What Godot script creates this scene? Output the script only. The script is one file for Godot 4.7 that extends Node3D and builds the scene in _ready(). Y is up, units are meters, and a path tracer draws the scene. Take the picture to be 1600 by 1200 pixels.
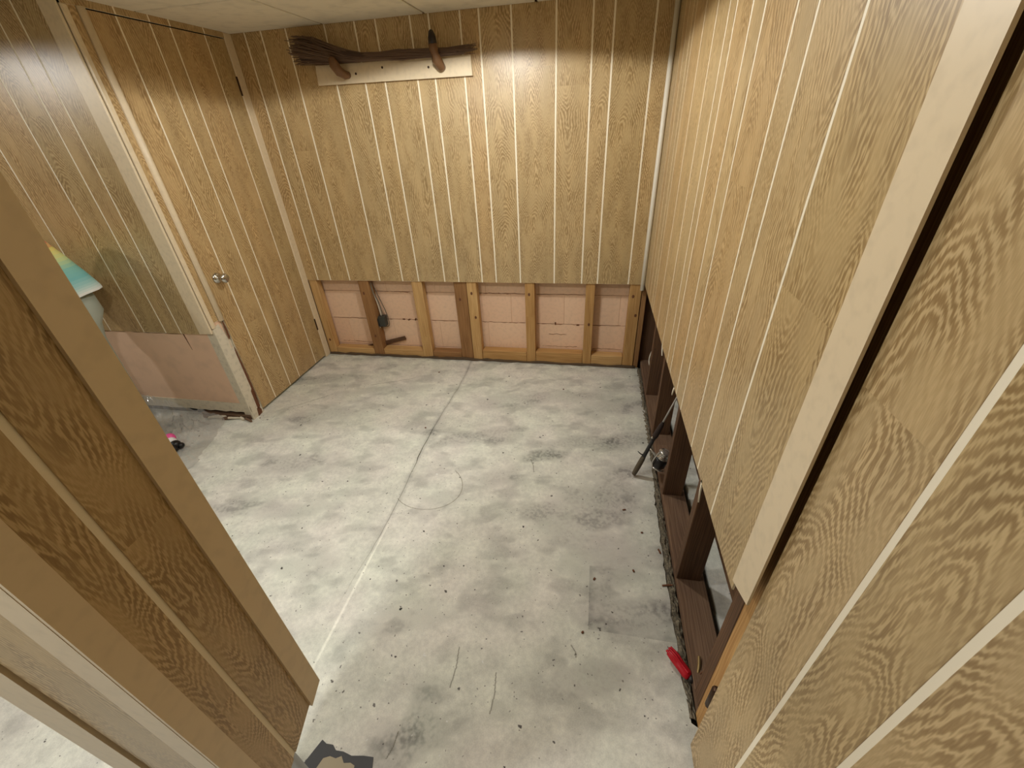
extends Node3D
# Basement room being stripped after a flood: wood-grain panelling cut off low on the walls, bare studs, concrete slab.
# World: back panelling at z = 0, left door plane x = 0, right panelling x = W, floor y = 0, +z towards the camera.

const W := 2.535
const H := 2.13
const CUT := 0.648
var rng := RandomNumberGenerator.new()
var counts := {}
var M := {}
var grain: Array = []
var mesh_cache := {}

# ---------------------------------------------------------------- nodes
func numbered(parent: Node, called: String) -> String:
	var key := str(parent.get_instance_id()) + called
	var n: int = counts.get(key, 0)
	counts[key] = n + 1
	return called if n == 0 else "%s_%03d" % [called, n]

func put(node: Node3D, called: String, parent: Node = null) -> Node3D:
	var p: Node = parent if parent else self
	node.name = numbered(p, called)
	p.add_child(node, true)
	return node

func tag(o: Node, label := "", category := "", group := "", kind := "") -> Node:
	if label: o.set_meta("label", label)
	if category: o.set_meta("category", category)
	if group: o.set_meta("group", group)
	if kind: o.set_meta("kind", kind)
	return o

func base(called: String, at := Vector3.ZERO, turn := 0.0) -> Node3D:
	var o := Node3D.new()
	put(o, called)
	o.position = at
	o.rotation.y = turn
	return o

func part(called: String, st: SurfaceTool, m: Material, parent: Node = null, at := Vector3.ZERO, basis := Basis()) -> MeshInstance3D:
	var o := MeshInstance3D.new()
	st.generate_normals()
	o.mesh = st.commit()
	o.material_override = m
	o.transform = Transform3D(basis, at)
	put(o, called, parent)
	return o

# ---------------------------------------------------------------- shapes
func mb(smooth := false) -> SurfaceTool:
	var st := SurfaceTool.new()
	st.begin(Mesh.PRIMITIVE_TRIANGLES)
	st.set_smooth_group(0 if smooth else -1)
	return st

func tri(st: SurfaceTool, a: Vector3, b: Vector3, c: Vector3, ua: Vector2, ub: Vector2, uc: Vector2, n: Vector3) -> void:
	if (b - a).cross(c - a).dot(n) > 0.0:
		var t := b; b = c; c = t
		var u := ub; ub = uc; uc = u
	st.set_uv(ua); st.add_vertex(a)
	st.set_uv(ub); st.add_vertex(b)
	st.set_uv(uc); st.add_vertex(c)

func quad(st: SurfaceTool, a: Vector3, b: Vector3, c: Vector3, d: Vector3, n: Vector3, ua := Vector2(), ub := Vector2(), uc := Vector2(), ud := Vector2()) -> void:
	tri(st, a, b, c, ua, ub, uc, n)
	tri(st, a, c, d, ua, uc, ud, n)

func uvof(p: Vector3, n: Vector3, long: int, uo: Vector2, us: Vector2) -> Vector2:
	# the grain runs along axis "long"; the other coordinate is whichever the face shows
	var ax := n.abs().max_axis_index()
	var other := 3 - long - ax
	if ax == long:
		other = (long + 1) % 3
		var o2 := (long + 2) % 3
		return Vector2(p[other] * us.x + uo.x, p[o2] * us.x + uo.y)
	return Vector2(p[other] * us.x + uo.x, p[long] * us.y + uo.y)

# a box with chamfered edges
func box(st: SurfaceTool, lo: Vector3, hi: Vector3, bev := 0.002, long := 1, uo := Vector2.ZERO, us := Vector2(3.9, 0.476)) -> void:
	var b := minf(bev, 0.45 * minf(hi.x - lo.x, minf(hi.y - lo.y, hi.z - lo.z)))
	var c := (lo + hi) / 2.0
	var h := (hi - lo) / 2.0
	var corner := func(s: Vector3, ax: int) -> Vector3:
		var v := h - Vector3(b, b, b)
		v[ax] = h[ax]
		return c + v * s
	for ax in 3:
		for s in [-1.0, 1.0]:
			var n := Vector3.ZERO
			n[ax] = s
			var i := (ax + 1) % 3
			var j := (ax + 2) % 3
			var p := []
			for k in [[-1, -1], [1, -1], [1, 1], [-1, 1]]:
				var sg := Vector3.ZERO
				sg[ax] = s; sg[i] = k[0]; sg[j] = k[1]
				p.append(corner.call(sg, ax))
			quad(st, p[0], p[1], p[2], p[3], n, uvof(p[0], n, long, uo, us), uvof(p[1], n, long, uo, us), uvof(p[2], n, long, uo, us), uvof(p[3], n, long, uo, us))
			if b > 0.0 and s > 0.0:
				for e in [[i, j]]:
					for s1 in [-1.0, 1.0]:
						for s2 in [-1.0, 1.0]:
							# edge along axis ax, between faces i (sign s1) and j (sign s2)
							var g0 := Vector3.ZERO
							g0[i] = s1; g0[j] = s2
							var ga := g0; ga[ax] = -1.0
							var gb := g0; gb[ax] = 1.0
							var q0: Vector3 = corner.call(ga, i)
							var q1: Vector3 = corner.call(gb, i)
							var q2: Vector3 = corner.call(gb, j)
							var q3: Vector3 = corner.call(ga, j)
							var nn := Vector3.ZERO
							nn[i] = s1
							quad(st, q0, q1, q2, q3, g0.normalized(), uvof(q0, nn, long, uo, us), uvof(q1, nn, long, uo, us), uvof(q2, nn, long, uo, us), uvof(q3, nn, long, uo, us))
	if b > 0.0:
		for sx in [-1.0, 1.0]:
			for sy in [-1.0, 1.0]:
				for sz in [-1.0, 1.0]:
					var g := Vector3(sx, sy, sz)
					tri(st, corner.call(g, 0), corner.call(g, 1), corner.call(g, 2), uo, uo, uo, g)

# a straight prism: outline in the local x-y plane, from z0 to z1
func prism(st: SurfaceTool, poly: PackedVector2Array, z0: float, z1: float, uo := Vector2.ZERO, us := Vector2(3.9, 0.476)) -> void:
	var idx := Geometry2D.triangulate_polygon(poly)
	for k in range(0, idx.size(), 3):
		var a := poly[idx[k]]; var b := poly[idx[k + 1]]; var c := poly[idx[k + 2]]
		for zz in [[z0, -1.0], [z1, 1.0]]:
			var z: float = zz[0]
			tri(st, Vector3(a.x, a.y, z), Vector3(b.x, b.y, z), Vector3(c.x, c.y, z), a * us + uo, b * us + uo, c * us + uo, Vector3(0, 0, zz[1]))
	var ccw := 1.0 if not Geometry2D.is_polygon_clockwise(poly) else -1.0
	for k in poly.size():
		var a := poly[k]; var b := poly[(k + 1) % poly.size()]
		var n := Vector3(b.y - a.y, a.x - b.x, 0) * ccw
		quad(st, Vector3(a.x, a.y, z0), Vector3(b.x, b.y, z0), Vector3(b.x, b.y, z1), Vector3(a.x, a.y, z1), n, a * us + uo, b * us + uo, (b + Vector2(0.004, 0)) * us + uo, (a + Vector2(0.004, 0)) * us + uo)

func tube(st: SurfaceTool, pts: Array, rad: Array, seg := 10, flat := Vector2(1, 1)) -> void:
	var rings := []
	var up := Vector3(0.12, 1, 0.07).normalized()
	for k in pts.size():
		var p: Vector3 = pts[k]
		var pa: Vector3 = pts[maxi(k - 1, 0)]
		var pb: Vector3 = pts[mini(k + 1, pts.size() - 1)]
		var d := (pb - pa).normalized()
		if absf(d.dot(up)) > 0.95:
			up = Vector3(1, 0.1, 0.2).normalized()
		var x := d.cross(up).normalized()
		var y := x.cross(d).normalized()
		var ring := []
		var r: float = rad[mini(k, rad.size() - 1)]
		for s in seg:
			var a := TAU * s / seg
			ring.append(p + x * (cos(a) * r * flat.x) + y * (sin(a) * r * flat.y))
		rings.append(ring)
	for k in pts.size() - 1:
		var mid: Vector3 = (pts[k] + pts[k + 1]) / 2.0
		for s in seg:
			var t := (s + 1) % seg
			var a: Vector3 = rings[k][s]
			var c: Vector3 = rings[k + 1][t]
			quad(st, a, rings[k][t], c, rings[k + 1][s], (a + c) / 2.0 - mid, Vector2(float(s) / seg, k * 0.2), Vector2((s + 1.0) / seg, k * 0.2), Vector2((s + 1.0) / seg, k * 0.2 + 0.2), Vector2(float(s) / seg, k * 0.2 + 0.2))
	for e in [0, pts.size() - 1]:
		var inner: Vector3 = pts[1] if e == 0 else pts[e - 1]
		for s in seg:
			tri(st, pts[e], rings[e][s], rings[e][(s + 1) % seg], Vector2(), Vector2(), Vector2(), (pts[e] as Vector3) - inner)

# profile: Vector2(radius, height) turned about the y axis
func lathe(st: SurfaceTool, prof: Array, seg := 20) -> void:
	for k in prof.size() - 1:
		var a: Vector2 = prof[k]; var b: Vector2 = prof[k + 1]
		for s in seg:
			var t0 := TAU * s / seg; var t1 := TAU * (s + 1) / seg
			var p0 := Vector3(cos(t0) * a.x, a.y, sin(t0) * a.x)
			var p1 := Vector3(cos(t1) * a.x, a.y, sin(t1) * a.x)
			var p2 := Vector3(cos(t1) * b.x, b.y, sin(t1) * b.x)
			var p3 := Vector3(cos(t0) * b.x, b.y, sin(t0) * b.x)
			var tm := (t0 + t1) / 2.0
			var n := Vector3(cos(tm) * (b.y - a.y), a.x - b.x, sin(tm) * (b.y - a.y))
			if a.x > 1e-5: tri(st, p0, p1, p2, Vector2(), Vector2(), Vector2(), n)
			if b.x > 1e-5: tri(st, p0, p2, p3, Vector2(), Vector2(), Vector2(), n)

# ---------------------------------------------------------------- materials
func mat(c: Color, rough := 0.7, metal := 0.0, spec := 0.5) -> StandardMaterial3D:
	var m := StandardMaterial3D.new()
	m.albedo_color = c
	m.roughness = rough
	m.metallic = metal
	m.metallic_specular = spec
	return m

func c8(r: float, g: float, b: float) -> Color:
	return Color(r / 255.0, g / 255.0, b / 255.0)

func noise(s: int, f: float, oct := 3) -> FastNoiseLite:
	var n := FastNoiseLite.new()
	n.seed = s
	n.noise_type = FastNoiseLite.TYPE_SIMPLEX_SMOOTH
	n.frequency = f
	n.fractal_type = FastNoiseLite.FRACTAL_FBM if oct > 1 else FastNoiseLite.FRACTAL_NONE
	n.fractal_octaves = oct
	return n

# printed oak grain of one board, 0.256 m across and 2.1 m along: nested cathedral arches from rings cut at a slant
func grain_image(s: int, u0: float, slope: float, arm: float, light: Color, dark: Color) -> ImageTexture:
	var w := 384; var h := 1792
	var n1 := noise(s, 1.0, 2); var n2 := noise(s + 7, 1.0, 2); var n3 := noise(s + 13, 1.0, 1); var n4 := noise(s + 19, 1.0, 1)
	var data := PackedByteArray()
	data.resize(w * h * 3)
	var at := 0
	for j in h:
		var v := 2.1 * j / h
		var d := slope * v + 0.014 * n1.get_noise_1d(v * 2.1) + 0.0035 * n1.get_noise_1d(v * 7.0 + 40.0)
		var uc := u0 + 0.035 * n2.get_noise_1d(v * 1.1 + 9.0)
		var aw := arm * (1.0 + 0.5 * n2.get_noise_1d(v * 1.7 + 70.0))
		for i in w:
			var u := 0.256 * i / w - 0.128
			var du := u - uc
			var wob := n2.get_noise_2d(u * 20.0, v * 5.0)
			var r := d + aw * sqrt(du * du + 0.00012) + 0.0019 * wob
			var jag := n3.get_noise_2d(u * 260.0, v * 30.0)
			var ring := r / 0.0043 + 0.30 * jag
			var f := ring - floorf(ring)
			var k := smoothstep(0.05, 0.42, f) * (1.0 - smoothstep(0.60, 1.0, f))
			var fib := n4.get_noise_2d(u * 620.0, v * 45.0)
			var part_ := clampf(0.62 + 0.95 * n1.get_noise_2d(u * 13.0 + 5.0, v * 4.0), 0.14, 0.95)
			k = clampf(0.22 + (k - 0.3) * part_ + 0.13 * fib, 0.0, 1.0)
			var tone := 1.0 + 0.05 * n1.get_noise_2d(u * 9.0, v * 2.5)
			data[at] = int(clampf(255.0 * lerpf(light.r, dark.r, k) * tone, 0, 255))
			data[at + 1] = int(clampf(255.0 * lerpf(light.g, dark.g, k) * tone, 0, 255))
			data[at + 2] = int(clampf(255.0 * lerpf(light.b, dark.b, k) * tone, 0, 255))
			at += 3
	return ImageTexture.create_from_image(Image.create_from_data(w, h, false, Image.FORMAT_RGB8, data))

func raw_wood(s: int, light: Color, dark: Color) -> ImageTexture:
	var w := 128; var h := 512
	var n1 := noise(s, 1.0, 3); var n2 := noise(s + 3, 1.0, 2)
	var im := Image.create_empty(w, h, false, Image.FORMAT_RGB8)
	for j in h:
		for i in w:
			var u := float(i) / w; var v := float(j) / h
			var r := u * 13.0 + 1.2 * n1.get_noise_2d(u * 3.0, v * 2.5)
			var k := 0.5 + 0.5 * sin(r * TAU)
			k = clampf(0.35 * k + 0.45 * (0.5 + n2.get_noise_2d(u * 60.0, v * 5.0)) + 0.3 * n1.get_noise_2d(u * 2.0, v * 3.0), 0, 1)
			im.set_pixel(i, j, light.lerp(dark, k))
	return ImageTexture.create_from_image(im)

const FX0 := -0.45
const FZ0 := -0.1
const FS := 3.1
func concrete_image() -> ImageTexture:
	var n := 1536
	var a := noise(11, 1.0, 4); var b := noise(23, 1.0, 2); var c := noise(31, 1.0, 3); var d := noise(47, 1.0, 2)
	# stains: x, z, half sizes, strength, (greenish 0 .. purplish 1)
	var blobs := [[2.18, 0.91, 0.22, 0.05, 0.110, 0.3], [1.97, 1.06, 0.13, 0.05, 0.165, 0.0], [1.68, 0.91, 0.15, 0.08, 0.110, 0.4], [2.44, 0.87, 0.13, 0.07, 0.143, 0.3],
		[2.2, 1.45, 0.2, 0.16, 0.088, 0.9], [1.98, 1.46, 0.08, 0.05, 0.121, 0.1], [0.55, 1.3, 0.2, 0.08, 0.110, 0.3], [0.45, 0.85, 0.22, 0.08, 0.099, 0.4], [0.15, 0.42, 0.3, 0.06, 0.110, 0.3],
		[0.75, 0.5, 0.3, 0.05, 0.072, 0.5], [1.0, 1.9, 0.16, 0.05, 0.055, 0.2], [1.65, 0.55, 0.25, 0.08, 0.083, 0.5], [2.05, 0.45, 0.3, 0.07, 0.077, 0.5], [2.35, 0.55, 0.2, 0.1, 0.066, 0.4],
		[1.45, 0.98, 0.12, 0.06, 0.110, 0.3], [1.75, 1.25, 0.1, 0.06, 0.088, 0.1], [2.4, 1.15, 0.18, 0.05, 0.099, 0.3], [2.38, 1.3, 0.11, 0.08, 0.077, 0.2], [0.3, 1.7, 0.3, 0.07, 0.077, 0.3], [0.75, 1.62, 0.2, 0.05, 0.066, 0.3],
		[1.55, 2.05, 0.16, 0.06, 0.044, 0.2], [2.3, 1.7, 0.16, 0.12, 0.055, 0.5], [2.42, 1.9, 0.18, 0.06, 0.121, 0.4], [1.7, 2.4, 0.1, 0.06, 0.099, -0.6], [1.72, 2.33, 0.05, 0.08, 0.066, -0.6], [2.25, 2.15, 0.14, 0.05, 0.077, 0.9],
		[1.25, 0.9, 0.06, 0.14, 0.088, 0.2], [1.5, 1.45, 0.12, 0.05, 0.077, 0.1]]
	var data := PackedByteArray()
	data.resize(n * n * 3)
	var at := 0
	for j in n:
		var z := FZ0 + FS * (j + 0.5) / n
		var near := []
		for q in blobs:
			if absf(z - q[1]) < q[3] * 2.2: near.append(q)
		for i in n:
			var x := FX0 + FS * (i + 0.5) / n
			var big := a.get_noise_2d(x * 2.2 + 1.2 * z, z * 4.0 - x)
			var med := c.get_noise_2d(x * 9.0, z * 12.0)
			var fine := b.get_noise_2d(x * 190.0, z * 190.0)
			var mid := b.get_noise_2d(x * 42.0 + 11.0, z * 42.0)
			var v := 1.0 + 0.05 * big + 0.06 * med + 0.055 * fine + 0.045 * mid
			# mottled grey traffic stains, stretched one way
			v -= 0.12 * smoothstep(0.0, 0.5, a.get_noise_2d(x * 3.1 - 2.0 * z + 50.0, z * 5.5 + 2.0 * x + 9.0)) * (0.45 + 0.9 * clampf(0.5 + 1.2 * med + 0.8 * mid, 0, 1))
			var tint := 0.35 * d.get_noise_2d(x * 3.0 + 20.0, z * 3.0)
			for q in near:
				var ex: float = (x - q[0]) / q[2]
				var ez: float = (z - q[1] + 0.25 * (x - q[0])) / q[3]
				var rr := ex * ex + ez * ez + 0.7 * med + 0.5 * big
				if rr < 2.0:
					var k: float = q[4] * (1.0 - smoothstep(0.1, 2.0, rr)) * (0.35 + 1.4 * clampf(0.4 + med + 0.9 * mid + 0.6 * fine, 0, 1))
					v -= k
					tint += k * 1.5 * q[5]
			# the square-cornered stain where something stood by the right wall
			if x > 2.24 and z > 1.72 and z < 1.985:
				var e := 0.02 + 0.14 * smoothstep(1.9, 1.985, z) * (0.55 + 0.5 * med) + 0.10 * (1.0 - smoothstep(2.24, 2.27, x))
				v -= e * (0.7 + 0.6 * clampf(0.5 + fine + med, 0, 1))
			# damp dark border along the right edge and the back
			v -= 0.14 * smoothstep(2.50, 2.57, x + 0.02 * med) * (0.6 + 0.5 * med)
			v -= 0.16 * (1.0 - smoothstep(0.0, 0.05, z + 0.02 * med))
			# smear beside the control joint
			v -= 0.10 * (1.0 - smoothstep(0.004, 0.02, absf(x - 1.262 - 0.012 * sin(z * 5.0)))) * (1.0 - smoothstep(1.5, 2.1, z)) * (0.5 + 0.8 * clampf(med + 0.4, 0, 1))
			v += 0.12 * (1.0 - smoothstep(0.002, 0.008, absf(x - 1.283))) * smoothstep(1.5, 1.7, z) * (1.0 - smoothstep(2.2, 2.3, z))
			v = clampf(v, 0.15, 1.15)
			var g := 0.025 * tint
			data[at] = int(clampf(255.0 * (0.86 * v + g), 0, 255))
			data[at + 1] = int(clampf(255.0 * (0.855 * v - g * 0.7), 0, 255))
			data[at + 2] = int(clampf(255.0 * (0.81 * v + 0.015 * (1.0 - v) + g * 0.5), 0, 255))
			at += 3
	var im := Image.create_from_data(n, n, false, Image.FORMAT_RGB8, data)
	var px := float(n) / FS
	# dark specks and paint drops
	rng.seed = 77
	for k in 2600:
		var x := rng.randf_range(-0.4, 2.55); var z := rng.randf_range(0.0, 2.9)
		var s := 1 if rng.randf() < 0.86 else (2 if rng.randf() < 0.8 else 3)
		var t := rng.randf_range(0.2, 0.55)
		var pale := rng.randf() < 0.12
		var col := Color(0.9, 0.9, 0.88) if pale else Color(t, t * 0.97, t * 0.92)
		for q in s + rng.randi_range(0, 2):
			im.fill_rect(Rect2i(int((x - FX0) * px) + rng.randi_range(0, s), int((z - FZ0) * px) + rng.randi_range(0, s), s, maxi(1, s - rng.randi_range(0, 1))), col)
	# a thin ring and a few scratches drawn on the slab
	var line := func(pts: Array, col: Color, wd: int) -> void:
		for k in pts.size() - 1:
			var p: Vector2 = pts[k]; var q: Vector2 = pts[k + 1]
			var steps := int(p.distance_to(q) * px * 1.5) + 1
			for s in steps:
				var r := p.lerp(q, float(s) / steps)
				var ix := int((r.x - FX0) * px); var iz := int((r.y - FZ0) * px)
				for dx in wd:
					if ix + dx < n and iz < n and ix >= 0 and iz >= 0:
						im.set_pixel(ix + dx, iz, im.get_pixel(ix + dx, iz).lerp(col, 0.42))
	var arc := []
	for k in 25:
		var t := lerpf(-0.9, 2.4, k / 24.0)
		arc.append(Vector2(1.40 + 0.175 * cos(t) * (1.0 + 0.1 * sin(t)), 1.37 + 0.16 * sin(t)))
	line.call(arc, Color(0.47, 0.45, 0.38), 2)
	for s in [[1.78, 2.12, 1.785, 2.25], [1.93, 2.18, 1.935, 2.3], [2.18, 2.05, 2.2, 2.09], [1.66, 2.39, 1.65, 2.46], [0.35, 0.62, 0.15, 0.8], [0.9, 0.32, 0.6, 0.45], [1.9, 1.1, 1.93, 1.2]]:
		line.call([Vector2(s[0], s[1]), Vector2((s[0] + s[2]) / 2 + 0.006, (s[1] + s[3]) / 2), Vector2(s[2], s[3])], Color(0.42, 0.41, 0.36), 2)
	return ImageTexture.create_from_image(im)

func speckle(s: int, basec: Color, amount: float, freq: float, n := 256) -> ImageTexture:
	var a := noise(s, freq, 3)
	a.seed = s
	var im := Image.create_empty(n, n, false, Image.FORMAT_RGB8)
	for j in n:
		for i in n:
			# torus-free: repeats are far apart on the surfaces that use it
			var k := 1.0 + amount * a.get_noise_2d(i, j)
			im.set_pixel(i, j, Color(basec.r * k, basec.g * k, basec.b * k))
	return ImageTexture.create_from_image(im)

func materials() -> void:
	var light := c8(207, 181, 135); var dark := c8(149, 120, 77)
	var specs := [[3, 0.0, 0.12, 0.34], [21, 0.02, -0.10, 0.36], [57, -0.03, 0.14, 0.42], [91, 0.07, -0.06, 0.40]]
	for k in specs.size():
		var s = specs[k]
		grain.append(grain_image(s[0], s[1], s[2], s[3], light, dark))
	M.plank = []
	for tint in [Color(1, 1, 1), Color(1.0, 0.978, 0.955), Color(0.975, 0.975, 0.96), Color(1.0, 0.99, 0.975)]:
		for g in grain:
			var m := mat(tint, 0.36, 0.0, 0.55)
			m.albedo_texture = g
			M.plank.append(m)
	M.groove = mat(c8(250, 240, 216), 0.55)
	M.cream = mat(c8(230, 211, 178), 0.38)
	M.cream.albedo_texture = speckle(5, Color(1, 1, 1), 0.05, 0.05)
	M.cream.uv1_triplanar = true
	M.cream.uv1_scale = Vector3(2, 2, 2)
	M.white = mat(c8(236, 230, 214), 0.4)
	M.plaster_white = mat(c8(222, 212, 190), 0.85)
	M.plaster_white.albedo_texture = speckle(8, Color(1, 1, 1), 0.12, 0.03)
	M.plaster_white.uv1_triplanar = true
	M.plaster_white.uv1_scale = Vector3(3, 3, 3)
	M.stud = []
	for k in 3:
		var m := mat(Color(1, 1, 1), 0.75)
		m.albedo_texture = raw_wood(100 + k, [c8(222, 184, 126), c8(208, 166, 106), c8(174, 130, 82)][k], [c8(170, 124, 70), c8(156, 110, 58), c8(118, 80, 44)][k])
		M.stud.append(m)
	M.old_wood = mat(Color(1, 1, 1), 0.8)
	M.old_wood.albedo_texture = raw_wood(130, c8(112, 80, 52), c8(66, 44, 27))
	M.plate_wood = mat(Color(1, 1, 1), 0.85)
	M.plate_wood.albedo_texture = raw_wood(140, c8(132, 104, 80), c8(88, 64, 48))
	M.block = []
	for k in 3:
		var m := mat([c8(240, 204, 172), c8(238, 200, 168), c8(242, 206, 174)][k], 0.85)
		m.albedo_texture = speckle(60 + k, Color(1, 1, 1), 0.05, 0.05)
		m.uv1_triplanar = true
		m.uv1_scale = Vector3(2.3, 2.3, 2.3)
		m.heightmap_enabled = false
		M.block.append(m)
	M.mortar = mat(c8(178, 138, 108), 0.9)
	M.pink = mat(c8(236, 200, 170), 0.75)
	M.pink.albedo_texture = speckle(71, Color(1, 1, 1), 0.06, 0.02)
	M.black = mat(c8(22, 17, 15), 0.9)
	M.dirt = mat(Color(1, 1, 1), 0.95)
	M.dirt.albedo_texture = speckle(90, c8(112, 104, 88), 0.6, 0.12)
	M.dirt.uv1_triplanar = true
	M.dirt.uv1_scale = Vector3(3, 3, 3)
	M.floor = mat(Color(1, 1, 1), 0.8, 0.0, 0.35)
	M.floor.albedo_texture = concrete_image()
	M.tile = mat(c8(236, 228, 208), 0.85)
	M.tile.albedo_texture = speckle(95, Color(1, 1, 1), 0.08, 0.02)
	M.chrome = mat(c8(200, 198, 192), 0.18, 1.0)
	M.bronze = mat(c8(70, 50, 36), 0.45, 0.7)
	M.steel = mat(c8(150, 152, 148), 0.5, 0.3)
	M.rust = mat(c8(112, 70, 44), 0.8)

# ---------------------------------------------------------------- panelling
# A sheet of grooved panelling in the local x-y plane facing +z: planks stand 2.5 mm proud of the cream groove bottoms.
# xs: edges and grooves; the first and last are sheet edges. low(x) gives the cut height.
func panelling(root: Node3D, xs: Array, y0: float, y1: float, seed_: int, groove := 0.008, slope := 0.0, z := 0.0, backing := true) -> void:
	var r := RandomNumberGenerator.new()
	r.seed = seed_
	if backing:
		var st := mb()
		prism(st, PackedVector2Array([Vector2(xs[0], y0), Vector2(xs[-1], y0 + slope * (xs[-1] - xs[0])), Vector2(xs[-1], y1), Vector2(xs[0], y1)]), z - 0.0045, z - 0.0005)
		part("panel_backing", st, M.groove, root)
	for k in xs.size() - 1:
		var a: float = xs[k] + (groove / 2 if k > 0 else 0.0)
		var b: float = xs[k + 1] - (groove / 2 if k < xs.size() - 2 else 0.0)
		var st := mb()
		var j := r.randf_range(-0.0015, 0.0015)
		var ya: float = y0 + slope * (a - xs[0]) + j
		var yb: float = y0 + slope * (b - xs[0]) + j
		var uo := Vector2(-(a + b) / 2 * 3.9 + 0.5 + r.randf_range(-0.2, 0.2), r.randf() * 0.9)
		var e := 0.0006
		# front with eased edges down into the grooves
		var us := Vector2(3.9, 0.476)
		var f := [Vector2(a + e, ya), Vector2(b - e, yb), Vector2(b - e, y1), Vector2(a + e, y1)]
		var g := [Vector2(a, ya), Vector2(b, yb), Vector2(b, y1), Vector2(a, y1)]
		var fl := func(q: Vector2, zz: float) -> Vector3: return Vector3(q.x, q.y, zz)
		var zf := z; var zm := z - 0.0003; var zb := z - 0.0008
		quad(st, fl.call(f[0], zf), fl.call(f[1], zf), fl.call(f[2], zf), fl.call(f[3], zf), Vector3(0, 0, 1), f[0] * us + uo, f[1] * us + uo, f[2] * us + uo, f[3] * us + uo)
		for s in [[0, 3, -1.0], [1, 2, 1.0]]:
			var i: int = s[0]; var jn: int = s[1]
			quad(st, fl.call(f[i], zf), fl.call(f[jn], zf), fl.call(g[jn], zm), fl.call(g[i], zm), Vector3(s[2], 0, 1), f[i] * us + uo, f[jn] * us + uo, g[jn] * us + uo, g[i] * us + uo)
			quad(st, fl.call(g[i], zm), fl.call(g[jn], zm), fl.call(g[jn], zb), fl.call(g[i], zb), Vector3(s[2], 0, 0), g[i] * us + uo, g[jn] * us + uo, g[jn] * us + uo, g[i] * us + uo)
		quad(st, fl.call(g[0], zb), fl.call(g[1], zb), fl.call(f[1], zf), fl.call(f[0], zf), Vector3(0, -1, 0.01), g[0] * us + uo, g[1] * us + uo, f[1] * us + uo, f[0] * us + uo)
		quad(st, fl.call(g[3], zb), fl.call(g[2], zb), fl.call(f[2], zf), fl.call(f[3], zf), Vector3(0, 1, 0.01), g[0] * us + uo, g[1] * us + uo, f[1] * us + uo, f[0] * us + uo)
		var mi: int = r.randi_range(0, 3) + 4 * [0, 0, 1, 2, 3][r.randi_range(0, 4)]
		part("panel_plank", st, M.plank[mi], root)

func strip(root: Node3D, called: String, lo: Vector3, hi: Vector3, m: Material, bev := 0.003, long := 1, uo := Vector2.ZERO, us := Vector2(3.9, 0.476)) -> MeshInstance3D:
	var st := mb()
	var c := Vector3((lo.x + hi.x) / 2, lo.y, (lo.z + hi.z) / 2)
	box(st, lo - c, hi - c, bev, long, uo, us)
	return part(called, st, m, root, c)

func structure(called: String, at := Vector3.ZERO, turn := 0.0) -> Node3D:
	var o := base(called, at, turn)
	o.set_meta("kind", "structure")
	return o

# ---------------------------------------------------------------- lamps
func ceiling_lamp(at: Vector3, energy: float, col: Color, label: String, angle := 88.0) -> void:
	var t := base("ceiling_light", at)
	tag(t, label, "lamp", "")
	var st := mb(true)
	lathe(st, [Vector2(0.0, 0.0), Vector2(0.17, 0.0), Vector2(0.17, -0.022), Vector2(0.155, -0.026), Vector2(0.15, -0.018), Vector2(0.0, -0.018)], 32)
	part("housing", st, M.white, t)
	st = mb(true)
	lathe(st, [Vector2(0.0, -0.0185), Vector2(0.148, -0.0185), Vector2(0.148, -0.021), Vector2(0.11, -0.0235), Vector2(0.0, -0.0245)], 32)
	var g := mat(Color(1, 0.97, 0.9), 0.4)
	g.emission_enabled = true
	g.emission = col
	g.emission_energy_multiplier = 3.0
	part("lamp_lens", st, g, t)
	var l := SpotLight3D.new()
	l.light_color = col
	l.light_energy = energy
	l.light_size = 0.06
	l.spot_range = 12.0
	l.spot_attenuation = 2.0
	l.spot_angle = angle
	l.spot_angle_attenuation = 0.06
	l.shadow_enabled = true
	l.position = Vector3(0, -0.035, 0)
	l.rotation.x = -PI / 2
	put(l, "lamp_light", t)

# ================================================================
func _ready() -> void:
	# ---- camera
	var cam := Camera3D.new()
	cam.position = Vector3(2.1774, 1.6, 2.826)
	var yaw := 0.2065; var pitch := -0.5595; var roll := -0.0536
	cam.basis = Basis(Vector3.UP, yaw) * Basis(Vector3.RIGHT, pitch) * Basis(Vector3.BACK, roll)
	cam.fov = rad_to_deg(2.0 * atan(600.0 / 645.4))
	cam.near = 0.02
	cam.current = true
	put(cam, "camera")
	# ---- environment: a closed room, no daylight
	var env := Environment.new()
	env.background_mode = Environment.BG_COLOR
	env.background_color = Color(0.02, 0.02, 0.02)
	env.tonemap_mode = Environment.TONE_MAPPER_LINEAR
	env.tonemap_exposure = 1.27
	env.sdfgi_enabled = true
	env.ssao_enabled = true
	env.ssil_enabled = true
	var we := WorldEnvironment.new()
	we.environment = env
	we.name = "environment"
	add_child(we)
	materials()
	# ---- lights
	var warm := Color(0.995, 0.995, 0.98)
	ceiling_lamp(Vector3(1.55, H, 0.95), 1.2, warm, "round ceiling light nearest to the back wall", 81.5)
	ceiling_lamp(Vector3(0.95, H, 2.2), 0.95, warm, "round ceiling light over the middle of the room", 85.0)
	ceiling_lamp(Vector3(-1.6, H, 2.05), 0.95, warm, "round ceiling light over the left part of the room", 87.5)
	ceiling_lamp(Vector3(1.2, H, 3.0), 1.3, warm, "round ceiling light behind the boxed column", 46.0)
	ceiling_lamp(Vector3(3.9, H, 1.6), 0.13, warm, "round ceiling light in the next room", 85.0)
	# ---- structure
	shell()
	wall_back()
	wall_right()
	wall_closet()
	column()
	# ---- objects
	objects()

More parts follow.
